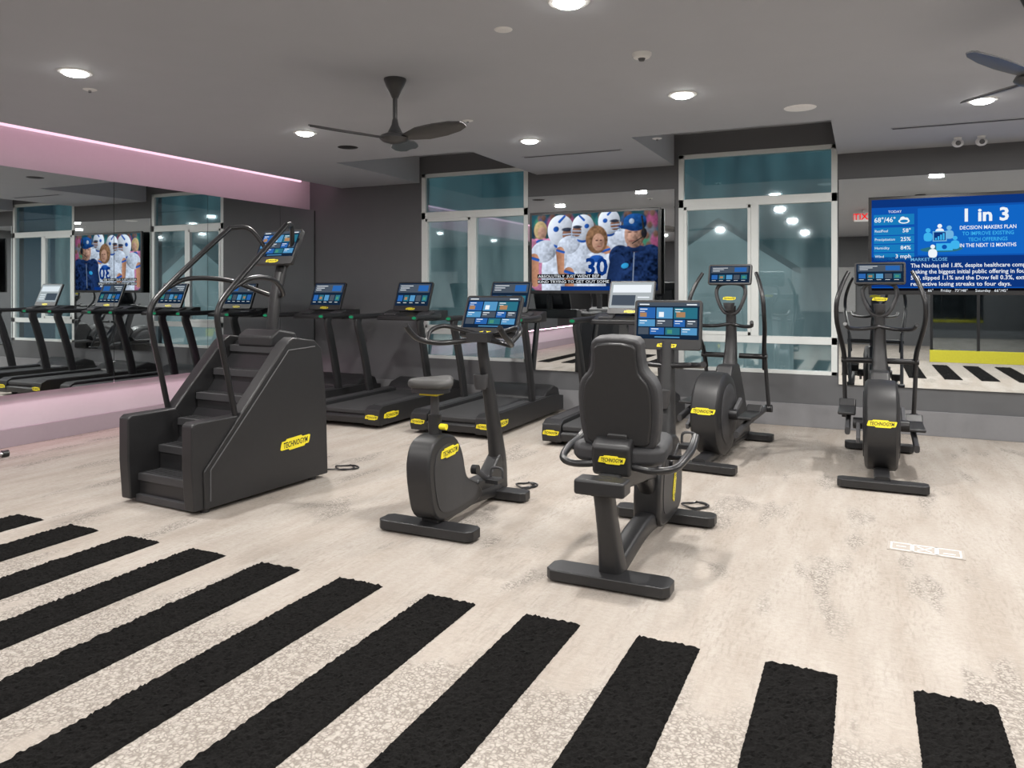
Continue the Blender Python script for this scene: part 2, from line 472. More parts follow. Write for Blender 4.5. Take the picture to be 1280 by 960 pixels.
m = M(); m.box(((XW+XR)/2, YB-0.012, 0.12), (XR-XW, 0.024, 0.24), basem); struct(m.build('baseboard_back', bevel=0.004))
m = M(); m.box((XW+0.012, (YB+YR)/2, 0.085), (0.024, YB-YR, 0.17), pinkbase); struct(m.build('baseboard_left', bevel=0.004))

m = M(); m.box((XW+0.045, (YB+YR)/2, (0.515+2.565)/2), (0.09, YB-YR-0.002, 2.05), darkm); struct(m.build('trim_1', flat=True))
ys = [YB-0.03, 7.88, 6.65, 5.41, 4.17, 2.93, 1.69, 0.45, -0.8]
for i in range(len(ys)-1):
    m = M(); y0, y1 = ys[i+1]+0.003, ys[i]-0.003
    m.box((XL-0.004, (y0+y1)/2, 1.53), (0.012, y1-y0, 2.075), mirrorm)
    tag(m.build('wall_mirror', flat=True), 'tall frameless mirror panel fixed along the side wall', 'mirror', 'mirror panels along the side wall')
for x0, x1, lb in ((W1[1]+0.01, W2[0]-0.04, 'frameless mirror panel behind the sports television'), (W2[1]+0.012, 3.2, 'wide frameless mirror behind the news television')):
    m = M(); m.box(((x0+x1)/2, YB-0.01, (0.467+2.59)/2), (x1-x0, 0.02, 2.59-0.467), mirrorm)
    tag(m.build('wall_mirror', flat=True), lb, 'mirror')

def window(n, x0, x1):
    m = M(); y = YB+0.04; t = 0.06; xm = (x0+x1)/2
    def bar(a, b, c, d, dep=0.08, yy=y): m.box(((a+b)/2, yy, (c+d)/2), (b-a, dep, d-c), framem)
    bar(x0, x0+t, WZ0, WZ1); bar(x1-t, x1, WZ0, WZ1)
    bar(x0, x1, WZ1-t*.8, WZ1); bar(x0, x1, WZ0, WZ0+t*.7)
    bar(x0, x1, 2.37, 2.465); bar(x0, x1, 0.87, 0.95)
    bar(xm-0.04, xm+0.04, 0.95, 2.38)
    bar(x0+t, x0+t+0.035, 0.95, 2.38, 0.05, y-0.02); bar(xm-0.075, xm-0.04, 0.95, 2.38, 0.05, y-0.02)
    bar(x0+t, xm-0.04, 2.34, 2.38, 0.05, y-0.02); bar(x0+t, xm-0.04, 0.95, 0.99, 0.05, y-0.02)
    w = struct(m.build('window_%d' % n, bevel=0.004))
    for (a, b, c, d, gm) in ((x0+t, x1-t, 2.465, WZ1-t*.8, glasst), (x0+t, xm-0.04, 0.95, 2.37, glassm), (xm+0.04, x1-t, 0.95, 2.37, glassm), (x0+t, x1-t, WZ0+t*.7, 0.87, glassm)):
        g = M(); g.box(((a+b)/2, y, (c+d)/2), (b-a, 0.008, d-c), gm); g.build('glass_pane', w, flat=True)
window(1, *W1); window(2, *W2)
m = M(); m.box((-3, 13.0, 2.5), (16, 0.1, 7), outm); struct(m.build('wall_exterior', flat=True))
m = M(); m.box((-3, 10.9, -0.05), (16, 4.1, 0.1), pmat('outside_paving', (0.15, 0.17, 0.17), 0.8)); struct(m.build('floor_exterior', flat=True))
h = thing('garden_building', (-1.9, 11.2, 0), 'pale gabled garden building seen through the window', 'building')
m = M(); m.prism([(-0.95, 0), (-0.95, 1.75), (0, 2.38), (0.95, 1.75), (0.95, 0)], 0, 0.8, housem, 'y'); m.build('facade', h, flat=True)
m = M()
m.prism([(-1.05, 1.69), (0, 2.39), (1.05, 1.69), (1.05, 1.77), (0, 2.48), (-1.05, 1.77)], -0.08, 0.9, roofm, 'y'); m.build('roof', h, flat=True)

# ------------------------------------------------------------------ carpet strips
for k in range(-5, 13):
    xr = 0.416-0.51*k
    if xr-0.25 < -6.2: continue
    random.seed(100+k)
    y0, y1 = 0.55, 3.10
    nx, ny = 26, 260
    vs = []; fs = []
    for j in range(ny+1):
        for i in range(nx+1):
            e = i in (0, nx) or j in (0, ny)
            q = 0.0018 if e else 0.003
            x = xr-0.255+0.26*i/nx+random.uniform(-q, q); y = y0+(y1-y0)*j/ny+random.uniform(-q, q)
            vs.append((x, y, 0.001 if e else 0.006+random.uniform(0, 0.010)))
    for j in range(ny):
        for i in range(nx):
            a = j*(nx+1)+i; fs.append((a, a+1, a+nx+2, a+nx+1))
    m = M(); m.add(vs, fs, shagm)
    tag(m.build('carpet_strip', flat=True, recalc=False), 'long black shaggy strip laid into the pale carpet', 'carpet', 'black carpet strips')

# floor outlet plate
h = thing('floor_outlet', (0.31, 4.80, 0), 'flat floor outlet cover with thin white outlines', 'outlet', -3)
m = M(); m.box((0, 0, 0.002), (0.38, 0.16, 0.004), pmat('outlet_plate', (0.36, 0.325, 0.29), 0.9)); m.build('cover', h, bevel=0.001)
m = M()
outl = pmat('outline_white', (0.72, 0.72, 0.71), 0.6)
def line(x0, y0, x1, y1, w=0.009):
    m.box(((x0+x1)/2, (y0+y1)/2, 0.0042), (abs(x1-x0)+w, abs(y1-y0)+w, 0.001), outl)
for x0, x1 in ((-0.17, -0.07), (-0.06, 0.05), (0.06, 0.17)):
    line(x0, -0.06, x1, -0.06); line(x0, 0.06, x1, 0.06); line(x0, -0.06, x0, 0.06); line(x1, -0.06, x1, 0.06)
m.box((-0.005, 0, 0.0042), (0.10, 0.008, 0.001), outl, (0, 0, 45)); m.box((-0.005, 0, 0.0042), (0.10, 0.008, 0.001), outl, (0, 0, -45))
line(0.09, -0.02, 0.14, -0.02); line(-0.14, 0, -0.10, 0)
m.build('outline', h, flat=True)

# ------------------------------------------------------------------ ceiling fixtures
def downlight(x, y, e=51):
    h = thing('downlight', (x, y, ZC), 'round recessed downlight glowing warm white in the grey ceiling', 'light', group='recessed ceiling downlights')
    m = M(); m.lathe([(0.075, -0.001), (0.078, -0.008), (0.10, -0.006), (0.105, 0.0), (0.10, 0.004), (0.07, 0.004)], white); m.build('trim_ring', h)
    m = M(); m.lathe([(0.001, -0.030), (0.035, -0.028), (0.062, -0.020), (0.077, -0.009), (0.077, 0.002)], lens); m.build('lens', h)
    l = bpy.data.lights.new('downlight_lamp', 'AREA'); l.shape = 'DISK'; l.size = 0.16; l.energy = e; l.color = (1, 0.97, 0.93)
    lo = bpy.data.objects.new('lamp', l); COL.objects.link(lo); lo.parent = h; lo.location = (0, 0, -0.038)
    return h
for x, y in [(-4.64, 3.28), (-4.56, 5.42), (-2.87, 6.6), (-1.19, 5.5), (0.8, 6.6), (-1.31, 3.49), (2.4, 5.4), (0.9, 3.3), (3.2, 7.3), (2.9, 2.9),
             (-4.6, 1.0), (-3.0, -0.6), (-1.3, 1.1), (0.9, 0.9), (3.0, 0.4), (-4.6, -2.0), (-1.3, -2.4), (1.5, -2.4)]:  # these, and the last few above, are unseen lamps added for light
    downlight(x, y)

def puck(name, x, y, r, hgt, label, cat, mat=white, dome=True):
    h = thing(name, (x, y, ZC), label, cat)
    m = M(); m.lathe([(r*0.55, -hgt), (r*0.8, -hgt*0.85), (r*0.97, -hgt*0.35), (r, 0.0), (r*.9, 0.01)], mat); m.build('housing', h)
    if dome:
        m = M(); m.lathe([(0.002, -hgt-0.018), (r*0.25, -hgt-0.015), (r*0.38, -hgt+0.001)], mgrey); m.build('sensor', h)
    return h
puck('ceiling_cover', -1.775, 3.72, 0.05, 0.006, 'small round white cover plate flush on the ceiling', 'ceiling cover', dome=False)
puck('smoke_detector', -1.205, 4.445, 0.06, 0.03, 'round white smoke detector with a small dome', 'smoke detector')
puck('ceiling_speaker', -0.45, 6.29, 0.12, 0.008, 'flat round white ceiling speaker grille', 'speaker', pmat('grille', (0.9, 0.9, 0.9), 0.6), dome=False)
puck('ceiling_speaker', -4.64, 6.15, 0.10, 0.008, 'round dark recessed ceiling speaker', 'speaker', darkm, dome=False)
for x, y in ((-4.95, 3.61), (-1.75, 7.0), (-3.0, 5.6)):
    h = thing('ceiling_sprinkler', (x, y, ZC), 'small white fire sprinkler cap on the ceiling', 'sprinkler')
    m = M(); m.lathe([(0.035, -0.006), (0.045, -.002), (0.045, 0.0)], white); m.build('escutcheon', h)
    m = M(); m.lathe([(0.01, -0.022), (0.01, -0.004)], chrome); m.build('nozzle', h)
for x0, x1, y in ((-3.29, -2.22, 7.4), (0.22, 1.9, 7.44)):
    h = thing('air_vent', ((x0+x1)/2, y, ZC), 'long narrow dark slot diffuser in the ceiling', 'vent')
    m = M(); L = x1-x0
    m.box((0, 0.035, -0.003), (L, 0.012, 0.006), ceilm); m.box((0, -0.035, -0.003), (L, 0.012, 0.006), ceilm)
    m.box((-L/2, 0, -0.003), (0.012, 0.082, 0.006), ceilm); m.box((L/2, 0, -0.003), (0.012, 0.082, 0.006), ceilm); m.build('frame', h)
    m = M(); m.box((0, 0, -0.0015), (L-0.01, 0.06, 0.003), darkm); m.box((0, 0, -0.004), (L-0.01, 0.008, 0.004), dgrey); m.build('slot', h, flat=True)
for x, y in ((0.79, 8.14), (0.98, 8.15)):
    h = thing('emergency_light', (x, y, ZC), 'small white emergency light head on the ceiling', 'light')
    m = M(); m.lathe([(0.03, -0.02), (0.035, 0)], white); m.build('mount', h)
    m = M(); m.ell((0, 0, -0.05), (0.05, 0.045, 0.04), white); m.cyl((0, -0.03, -0.055), (0, -0.05, -0.058), 0.022, mgrey); m.build('head', h)

def fan(x, y, ang0, sc=1.0):
    h = thing('ceiling_fan', (x, y, ZC), 'three-blade dark ceiling fan on a short pole', 'fan', group='dark ceiling fans')
    m = M(); m.lathe([(0.02, -0.13), (0.035, -0.10), (0.06, -0.05), (0.075, -0.01), (0.075, 0.0)], fanm); m.build('canopy', h)
    m = M(); m.cyl((0, 0, -0.1), (0, 0, -0.34), 0.016, fanm); m.build('pole', h)
    m = M(); m.lathe([(0.03, -0.435), (0.08, -0.42), (0.105, -0.40), (0.095, -0.38), (0.05, -0.36), (0.025, -0.31), (0.018, -0.27)], fanm); m.build('motor', h)
    for k in range(3):
        T = Matrix.Rotation(R(ang0+120*k), 4, 'Z') @ Matrix.Translation((0, 0, -0.395)) @ Matrix.Rotation(R(-15), 4, 'X')
        b = M()
        secs = [(0.06, 0.03, 0), (0.13, 0.05, 0.0), (0.24, 0.085, 0.008), (0.38, 0.085, 0.016), (0.50*sc, 0.068, 0.025), (0.57*sc, 0.035, 0.03)]
        vs = []; fs = []
        for r, hw, z in secs:
            for s, zz in ((-1, 0), (-0.3, 0.008), (0.4, 0.008), (1, 0)): vs.append((r, s*hw, z+zz))
            for s in (1, 0.4, -0.3, -1): vs.append((r, s*hw, z-0.006+(0.006 if abs(s) < 0.9 else 0)))
        for i in range(len(secs)-1):
            for j in range(8): fs.append((i*8+j, i*8+(j+1) % 8, i*8+8+(j+1) % 8, i*8+8+j))
        fs.append(tuple(range(7, -1, -1))); fs.append(tuple(40+j for j in range(8)))
        b.add(vs, fs, fanm, T); b.build('blade', h)
fan(-2.85, 4.29, -34+24.85)
fan(0.76, 4.36, -150+24.85)

# ------------------------------------------------------------------ televisions
def television(x0, x1, label):
    w = x1-x0; hh = 0.98; zc = 1.89
    h = thing('television', ((x0+x1)/2, YB-0.02, zc), label, 'television')
    m = M(); m.box((0, -0.085, 0), (w, 0.035, hh), black2); m.box((0, -0.06, 0), (w*0.7, 0.03, hh*0.6), black); m.build('bezel', h, bevel=0.005)
    m = M(); m.box((0, -0.024, 0), (0.5, 0.046, 0.35), dgrey); m.build('wall_mount', h)
    S = Matrix.Translation((0, -0.1032, 0.005)) @ FRONT
    return h, S, w/2-0.03, hh/2-0.035
tv, S, a, b = television(-3.69, -2.08, 'wall television showing a football sideline with captions')
# broadcast picture computed point by point on the screen surface
GW, GH = 340, 200
U, V = np.meshgrid(np.linspace(-a, a, GW), np.linspace(-b, b, GH))
rng = np.random.RandomState(11)
def vnoise(nx, ny):
    g = rng.rand(ny+2, nx+2)
    x = (U+a)/(2*a)*nx; y = (V+b)/(2*b)*ny
    xi = np.minimum(x.astype(int), nx); yi = np.minimum(y.astype(int), ny)
    fx = x-xi; fy = y-yi; fx = fx*fx*(3-2*fx); fy = fy*fy*(3-2*fy)
    return (g[yi, xi]*(1-fx)+g[yi, xi+1]*fx)*(1-fy)+(g[yi+1, xi]*(1-fx)+g[yi+1, xi+1]*fx)*fy
N1, N2, N3 = vnoise(30, 18), vnoise(70, 42), vnoise(12, 8)
img = np.zeros((GH, GW, 3))
def sst(x): x = np.clip(x, 0, 1); return x*x*(3-2*x)
def comp(mask, colr, shade):
    global img
    mk = mask[..., None]
    img = img*(1-mk)+mk*np.array(colr)[None, None, :]*shade[..., None]
def blob(cx, cy, rx, ry, colr, rot=0, soft=0.009, sh=0.45, p=2.0, fold=0.3):
    c, s_ = math.cos(R(rot)), math.sin(R(rot))
    x = ((U-cx)*c+(V-cy)*s_)/rx; y = (-(U-cx)*s_+(V-cy)*c)/ry
    d = (np.abs(x)**p+np.abs(y)**p)**(1/p)
    mask = sst((1-d)*min(rx, ry)/soft+0.5)
    shade = 1-sh*0.5+sh*(0.35*np.clip(y, -1, 1)-0.45*np.clip(x, -1, 1))+fold*(N2-0.5)+fold*(N1-0.5)
    comp(mask, colr, np.clip(shade, 0.15, 1.4))
def limb(x0, y0, x1, y1, r0, r1, colr, soft=0.008):
    dx, dy = x1-x0, y1-y0; L2 = dx*dx+dy*dy
    t = np.clip(((U-x0)*dx+(V-y0)*dy)/L2, 0, 1)
    px, py = U-(x0+t*dx), V-(y0+t*dy); r = r0+(r1-r0)*t
    d = np.sqrt(px*px+py*py)
    side = (px*dy-py*dx)/math.sqrt(L2)/r
    comp(sst((r-d)/soft+0.5), colr, np.clip(0.9-0.3*side+0.25*(N2-0.5), 0.2, 1.3))
img[:] = np.array((0.015, 0.06, 0.08))
img = img*(0.6+0.9*N3[..., None])
cc = [(0.03, 0.16, 0.16), (0.05, 0.22, 0.14), (0.30, 0.08, 0.17), (0.04, 0.08, 0.2), (0.14, 0.16, 0.2), (0.02, 0.04, 0.07), (0.08, 0.25, 0.32)]
for j in range(4):
    for i in range(13):
        x = -a+(i+rng.rand())*2*a/13; y = b-0.02-j*0.12-rng.rand()*0.03
        k = cc[rng.randint(len(cc))]
        blob(x, y-0.09, 0.07, 0.10, k, 0, 0.05); blob(x, y, 0.03, 0.04, (0.16, 0.09, 0.07), 0, 0.03)
WH, BL, SK, HM = (0.60, 0.67, 0.80), (0.02, 0.10, 0.42), (0.42, 0.21, 0.13), (0.76, 0.83, 0.95)
def helmet(x, y, r, look):
    blob(x, y, r, r*1.10, HM, 0, 0.008, 0.7, 2.1, 0.08)
    blob(x+look*r*0.55, y-r*0.3, r*0.42, r*0.48, (0.25, 0.13, 0.09), 0, 0.012)
    blob(x+look*r*0.5, y+0.05*r, r*0.42, r*0.14, (0.04, 0.05, 0.08), 0, 0.01)
    for q in (0.3, 0.58, 0.84): limb(x+look*r*0.15, y-r*q, x+look*r*1.08, y-r*(q-0.05), r*0.045, r*0.045, (0.35, 0.42, 0.55), 0.006)
    limb(x+look*r*1.05, y-r*0.1, x+look*r*1.0, y-r*0.85, r*0.045, r*0.045, (0.35, 0.42, 0.55), 0.006)
    limb(x-look*r*0.1, y+r*0.62, x+look*r*0.3, y+r*1.0, r*0.10, r*0.08, BL, 0.01)
    blob(x-look*r*0.35, y+r*0.1, r*0.22, r*0.2, BL, 20, 0.01)
def plr(x, y, s, look=1, jc=WH, hel=True):
    blob(x, y-0.30*s, 0.17*s, 0.32*s, jc, 0, 0.01, 0.6, 2.6)
    blob(x-0.15*s, y-0.08*s, 0.12*s, 0.09*s, jc, 18, 0.01, 0.5); blob(x+0.15*s, y-0.08*s, 0.12*s, 0.09*s, jc, -18, 0.01, 0.5)
    limb(x-0.24*s, y-0.14*s, x-0.23*s, y-0.34*s, 0.045*s, 0.035*s, SK); limb(x+0.24*s, y-0.14*s, x+0.20*s, y-0.36*s, 0.045*s, 0.035*s, SK)
    limb(x-0.20*s, y-0.15*s, x-0.27*s, y-0.13*s, 0.012*s, 0.012*s, BL); limb(x+0.20*s, y-0.15*s, x+0.27*s, y-0.13*s, 0.012*s, 0.012*s, BL)
    blob(x, y-0.03*s, 0.06*s, 0.03*s, BL, 0, 0.01)
    if hel: helmet(x, y+0.09*s, 0.115*s, look)
plr(-0.66, 0.16, 1.0, 1, (0.62, 0.24, 0.40), False)
blob(-0.66, 0.27, 0.085, 0.11, (0.50, 0.38, 0.20), 0, 0.014, 0.5); blob(-0.64, 0.24, 0.055, 0.07, (0.48, 0.29, 0.22), 0, 0.012)
plr(0.20, 0.24, 1.15, 1)
plr(-0.40, 0.13, 1.45, 1); plr(-0.12, 0.18, 1.2, -1)
plr(0.05, -0.04, 1.45, 1, WH, False)
blob(0.05, 0.14, 0.135, 0.165, (0.20, 0.11, 0.06), 0, 0.014, 0.4, 2, 0.7); blob(0.07, 0.11, 0.075, 0.10, (0.50, 0.29, 0.21), 0, 0.012)
blob(0.05, 0.13, 0.016, 0.009, (0.12, 0.06, 0.05)); blob(0.10, 0.13, 0.015, 0.009, (0.12, 0.06, 0.05)); blob(0.08, 0.06, 0.024, 0.008, (0.26, 0.1, 0.08))
NV = (0.012, 0.03, 0.10)
blob(0.52, -0.32, 0.30, 0.36, NV, 0, 0.01, 0.7, 2.6, 0.9); blob(0.34, -0.08, 0.14, 0.15, NV, 25, 0.01, 0.6, 2, 0.8); blob(0.68, -0.08, 0.14, 0.15, NV, -25, 0.01, 0.6, 2, 0.8)
limb(0.30, -0.12, 0.24, -0.38, 0.09, 0.08, NV, 0.01)
limb(0.50, 0.02, 0.48, -0.42, 0.006, 0.006, (0.2, 0.25, 0.35)); blob(0.39, -0.17, 0.045, 0.03, (0.03, 0.30, 0.6), 15)
blob(0.51, 0.055, 0.095, 0.07, (0.34, 0.18, 0.13), 0, 0.01); blob(0.51, 0.025, 0.13, 0.04, NV, 0, 0.012)
blob(0.50, 0.185, 0.115, 0.15, (0.52, 0.31, 0.24), 0, 0.01, 0.8, 2.2)
blob(0.60, 0.19, 0.035, 0.07, (0.15, 0.09, 0.06), 0, 0.012); blob(0.445, 0.165, 0.024, 0.04, (0.58, 0.34, 0.26), -10, 0.016)
blob(0.445, 0.215, 0.022, 0.009, (0.16, 0.09, 0.07), 0, 0.012); blob(0.52, 0.215, 0.022, 0.009, (0.16, 0.09, 0.07), 0, 0.012); blob(0.475, 0.115, 0.036, 0.009, (0.30, 0.13, 0.11), 0, 0.012)
blob(0.51, 0.325, 0.135, 0.10, (0.015, 0.09, 0.32), 0, 0.01, 0.8, 2.3); blob(0.43, 0.268, 0.125, 0.024, (0.01, 0.05, 0.2), -8, 0.01); blob(0.47, 0.34, 0.03, 0.03, (0.45, 0.55, 0.7), 0, 0.012)
blob(0.615, 0.2, 0.034, 0.055, (0.015, 0.015, 0.02)); limb(0.615, 0.165, 0.48, 0.085, 0.006, 0.006, (0.02, 0.02, 0.02)); limb(0.615, 0.22, 0.59, 0.39, 0.012, 0.01, (0.02, 0.02, 0.02))
img = np.clip(img*1.12, 0, 1)
me = bpy.data.meshes.new('screen')
vs = [tuple(S @ Vector((float(U[j, i]), float(V[j, i]), 0.001))) for j in range(GH) for i in range(GW)]
fs = [(j*GW+i, j*GW+i+1, (j+1)*GW+i+1, (j+1)*GW+i) for j in range(GH-1) for i in range(GW-1)]
ZL = 0.002
m = M(); m.rect(-0.70, -0.375, 0.22, -0.325, e_black, S, ZL); m.rect(-0.70, -0.31, 0.10, -0.26, e_black, S, ZL)
m.text('ABSOLUTELY. JUST WENT BEF', -0.69, -0.288, 0.046, e_white, S, ZL+.0005, align='L', width=.77)
m.text('KIND TRYING TO GET OUT SOME', -0.69, -0.353, 0.046, e_white, S, ZL+.0005, align='L', width=.89)
m.rect(-0.4, -b, 0.3, -0.405, e_tvdark, S, ZL)
m.text('30', 0.05, -0.19, 0.28, e_tvdark, S, ZL-.0003, 0.03)
nb = len(vs)
mats = [picm]+m.mats
me.from_pydata(vs+[tuple(v) for v in m.v], [], fs+[[q+nb for q in f] for f in m.f])
for mt in mats: me.materials.append(mt)
for p, k in zip(me.polygons, [0]*len(fs)+[k+1 for k in m.m]): p.material_index = k
ca = me.color_attributes.new('picture', 'FLOAT_COLOR', 'POINT')
arr = np.ones((len(me.vertices), 4), dtype=np.float32); arr[:nb, :3] = img.reshape(-1, 3)
ca.data.foreach_set('color', arr.ravel())
s = bpy.data.objects.new('screen', me); COL.objects.link(s); s.parent = tv
s['label'] = 'football broadcast with white-helmeted players and captions'

tv, S, a, b = television(0.04, 1.69, 'wall television showing blue weather and market news')
m = M(); m.rect(-a, -b, a, b, e_tvblue, S)
TX = lambda x: x-0.865
TZ = lambda z: z-1.895
m.rect(-a, TZ(1.475), a, TZ(1.775), e_tvdark, S, 0.001); m.rect(-a, -b, a, TZ(1.465), e_black, S, 0.001)
m.rect(-a, TZ(2.27), a, b, e_tvdark, S, 0.001)
m.rect(-a+0.02, TZ(2.095), -a+0.38, TZ(2.20), e_panel, S, 0.001)
for i in range(4): m.rect(-a+0.02, TZ(1.995-0.085*i), -a+0.38, TZ(2.07-0.085*i), e_panel, S, 0.001)
m.text('TODAY', TX(0.28), TZ(2.225), 0.035, e_white, S, 0.002)
m.text('68°/46°', TX(0.19), TZ(2.145), 0.07, e_white, S, 0.002, 0.01, width=.19)
m.disc(TX(0.36), TZ(2.13), 0.05, 0.025, e_white, S, 0.002); m.disc(TX(0.35), TZ(2.15), 0.025, 0.025, e_white, S, 0.0022); m.disc(TX(0.38), TZ(2.145), 0.022, 0.02, e_white, S, 0.0022)
m.disc(TX(0.36), TZ(2.13), 0.036, 0.015, e_panel, S, 0.0026)
for i, (l, v) in enumerate((('RealFeel', '58°'), ('Precipitation', '25%'), ('Humidity', '84%'), ('Wind', '3 mph'))):
    z = TZ(2.035-0.085*i)
    m.text(l, TX(0.10), z, 0.036, e_white, S, 0.002, align='L'); m.text(v, TX(0.42), z, 0.055, e_white, S, 0.002, 0.01, align='R')
m.rect(TX(.48), TZ(1.79), a, TZ(2.25), emat('tv_mid_blue', (0.006, 0.13, 0.55)), S, 0.001)
for dx, dz, r_, mt in ((0.57, 2.03, .022, e_cyan), (0.75, 2.05, .022, e_tvlight), (0.67, 2.07, .02, e_white), (0.61, 1.87, .02, e_white), (0.80, 1.95, .02, e_cyan)):
    m.disc(TX(dx), TZ(dz), r_, r_, mt, S, 0.002)
    m.poly([(TX(dx)-.03, TZ(dz)-.1), (TX(dx)+.03, TZ(dz)-.1), (TX(dx)+.035, TZ(dz)-.04), (TX(dx), TZ(dz)-.022), (TX(dx)-.035, TZ(dz)-.04)], mt, S, 0.0022, 3)
m.rect(TX(.61), TZ(1.92), TX(.73), TZ(2.02), e_tvlight, S, 0.0024); m.rect(TX(.62), TZ(1.93), TX(.72), TZ(2.01), e_tvdark, S, 0.0026)
for i in range(4): m.rect(TX(.63+.022*i), TZ(1.935), TX(.645+.022*i), TZ(1.955+.015*i), e_cyan, S, 0.0028)
m.poly([(TX(.51), TZ(1.85)), (TX(.56), TZ(1.82)), (TX(.80), TZ(1.82)), (TX(.86), TZ(1.86)), (TX(.70), TZ(1.88))], e_teal, S, 0.0018, 3)
m.rect(TX(.64), TZ(1.83), TX(.78), TZ(1.90), e_cyan, S, 0.0024); m.disc(TX(.71), TZ(1.865), .022, .022, e_tvblue, S, .0028)
m.text('1 in 3', TX(1.06), TZ(2.16), 0.17, e_white, S, 0.002, 0.03, width=.36)
for i, (t, wd) in enumerate((('DECISION MAKERS PLAN', .46), ('TO IMPROVE EXISTING', .42), ('TECH OFFERINGS', .32), ('IN THE NEXT 12 MONTHS', .46))):
    m.text(t, TX(1.07), TZ(2.045-0.057*i), 0.05, e_cyan if i in (1, 2) else e_white, S, 0.002, 0.012, width=wd)
m.text('MARKET CLOSE', TX(0.42), TZ(1.745), 0.045, e_tvlight, S, 0.002, 0.01, align='L')
for i, (t, wd) in enumerate((('The Nasdaq slid 1.8%, despite healthcare company Medline', 1.2), ('making the biggest initial public offering in four years. The', 1.2), ('500, slipped 1.1% and the Dow fell 0.3%, extending their', 1.2), ('respective losing streaks to four days.', .84))):
    m.text(t, TX(0.42), TZ(1.685-0.06*i), 0.056, e_white, S, 0.002, 0.01, align='L', width=wd)
m.text('66°      Friday   73°/48°      Saturday   66°/45°', TX(0.9), TZ(1.44), 0.036, e_white, S, 0.002)
s = m.build('screen', tv, flat=True, recalc=False); s['label'] = 'blue broadcast page with weather figures and news text'

# ------------------------------------------------------------------ stair climber
def stair_climber(loc, rot):
    h = thing('stair_climber', loc, 'tall black stair climbing machine with long curved handrails', 'exercise machine', rot)
    Y = lambda y: y-4.15
    side = [(3.63, .03), (3.62, .28), (4.33, 1.06), (4.40, 1.10), (4.62, 1.07), (4.70, 1.0), (4.75, .6), (4.77, .03)]
    for s in (-1, 1):
        m = M(); m.prism([(Y(p[0]), p[1]) for p in side], s*0.28, s*0.385, black)
        o = m.build('side_cover', h, bevel=0.012, seg=3)
        m = M(); m.prism([(Y(p[0]), p[1]) for p in [(3.56, .03), (3.54, .30), (3.54, .58), (3.57, .60), (3.92, .60), (4.1, .3), (4.1, .03)]], s*0.27, s*0.37, black)
        m.build('newel', h, bevel=0.012, seg=3)
        m = M(); m.tube([(s*0.386, Y(3.67), .08), (s*0.387, Y(3.67), .28), (s*0.388, Y(4.35), 1.01), (s*.388, Y(4.62), 1.02)], 0.005, mgrey, n=8, sm=0)
        m.build('trim_line', o)
    for i in range(6):
        y, z = 3.62+0.155*i, 0.2+0.165*i
        m = M(); m.box((0, Y(y+0.12), z-0.025), (0.54, 0.25, 0.05), dgrey); m.box((0, Y(y+0.02), z-0.09), (0.54, 0.02, 0.14), black)
        for k in range(7): m.box((0, Y(y+0.03+0.03*k), z+0.002), (0.5, 0.008, 0.005), black)
        m.build('step', h, bevel=0.006)
    m = M(); m.prism([(Y(4.3), .03), (Y(3.78), .03), (Y(3.78), .2), (Y(4.42), 0.98), (Y(4.45), 1.06), (Y(4.66), 1.04), (Y(4.73), 0.8), (Y(4.74), .03)], -0.29, 0.29, black2)
    m.build('frame', h, bevel=0.02)
    m = M(); m.prism([(Y(4.38), 1.02), (Y(4.38), 1.10), (Y(4.46), 1.15), (Y(4.64), 1.12), (Y(4.68), 1.0)], -0.18, 0.18, black); m.build('top_cover', h, bevel=0.02, seg=3)
    m = M(); m.tube([(0, Y(4.56), 1.0), (0, Y(4.58), 1.3), (0, Y(4.64), 1.55), (0, Y(4.70), 1.72)], 0.04, black, n=16, prof=(1.2, 0.8), ex=3)
    m.build('mast', h)
    for s in (-1, 1):
        m = M()
        m.tube([(s*.345, Y(3.91), .57), (s*.345, Y(3.84), .88), (s*.345, Y(3.765), 1.20), (s*.345, Y(3.77), 1.33), (s*.34, Y(3.87), 1.45), (s*.325, Y(4.15), 1.70), (s*.30, Y(4.42), 1.93)], 0.020, black2, sm=7)
        m.tube([(s*.30, Y(4.42), 1.93), (s*.22, Y(4.55), 1.92), (s*.1, Y(4.66), 1.70), (0, Y(4.67), 1.6)], 0.018, black2)
        m.tube([(s*.34, Y(3.87), 1.45), (s*.33, Y(4.06), 1.53), (s*.24, Y(4.35), 1.52), (s*.1, Y(4.58), 1.42), (0, Y(4.60), 1.40)], 0.018, black2)
        m.build('handrail', h)
    display(h, 0.42, 0.25, (0, Y(4.64), 1.80), 25, 0, True)
    badge(h, Matrix.Translation((0.386, Y(4.42), 0.33)) @ SIDE @ Matrix.Rotation(R(3), 4, 'Z'), 0.28, 0.085)
    m = M(); m.prism([(Y(3.60), .012), (Y(3.60), .06), (Y(4.72), .06), (Y(4.72), .012)], -.28, .28, dgrey)
    m.build('base', h, bevel=0.005)
    for sx in (-.32, .32):
        for yy in (3.68, 4.66):
            m = M(); m.cyl((sx, Y(yy), 0), (sx, Y(yy), 0.05), 0.03, dgrey); m.build('levelling_foot', h)
    return h
stair_climber((-4.19, 4.15, 0), -4)

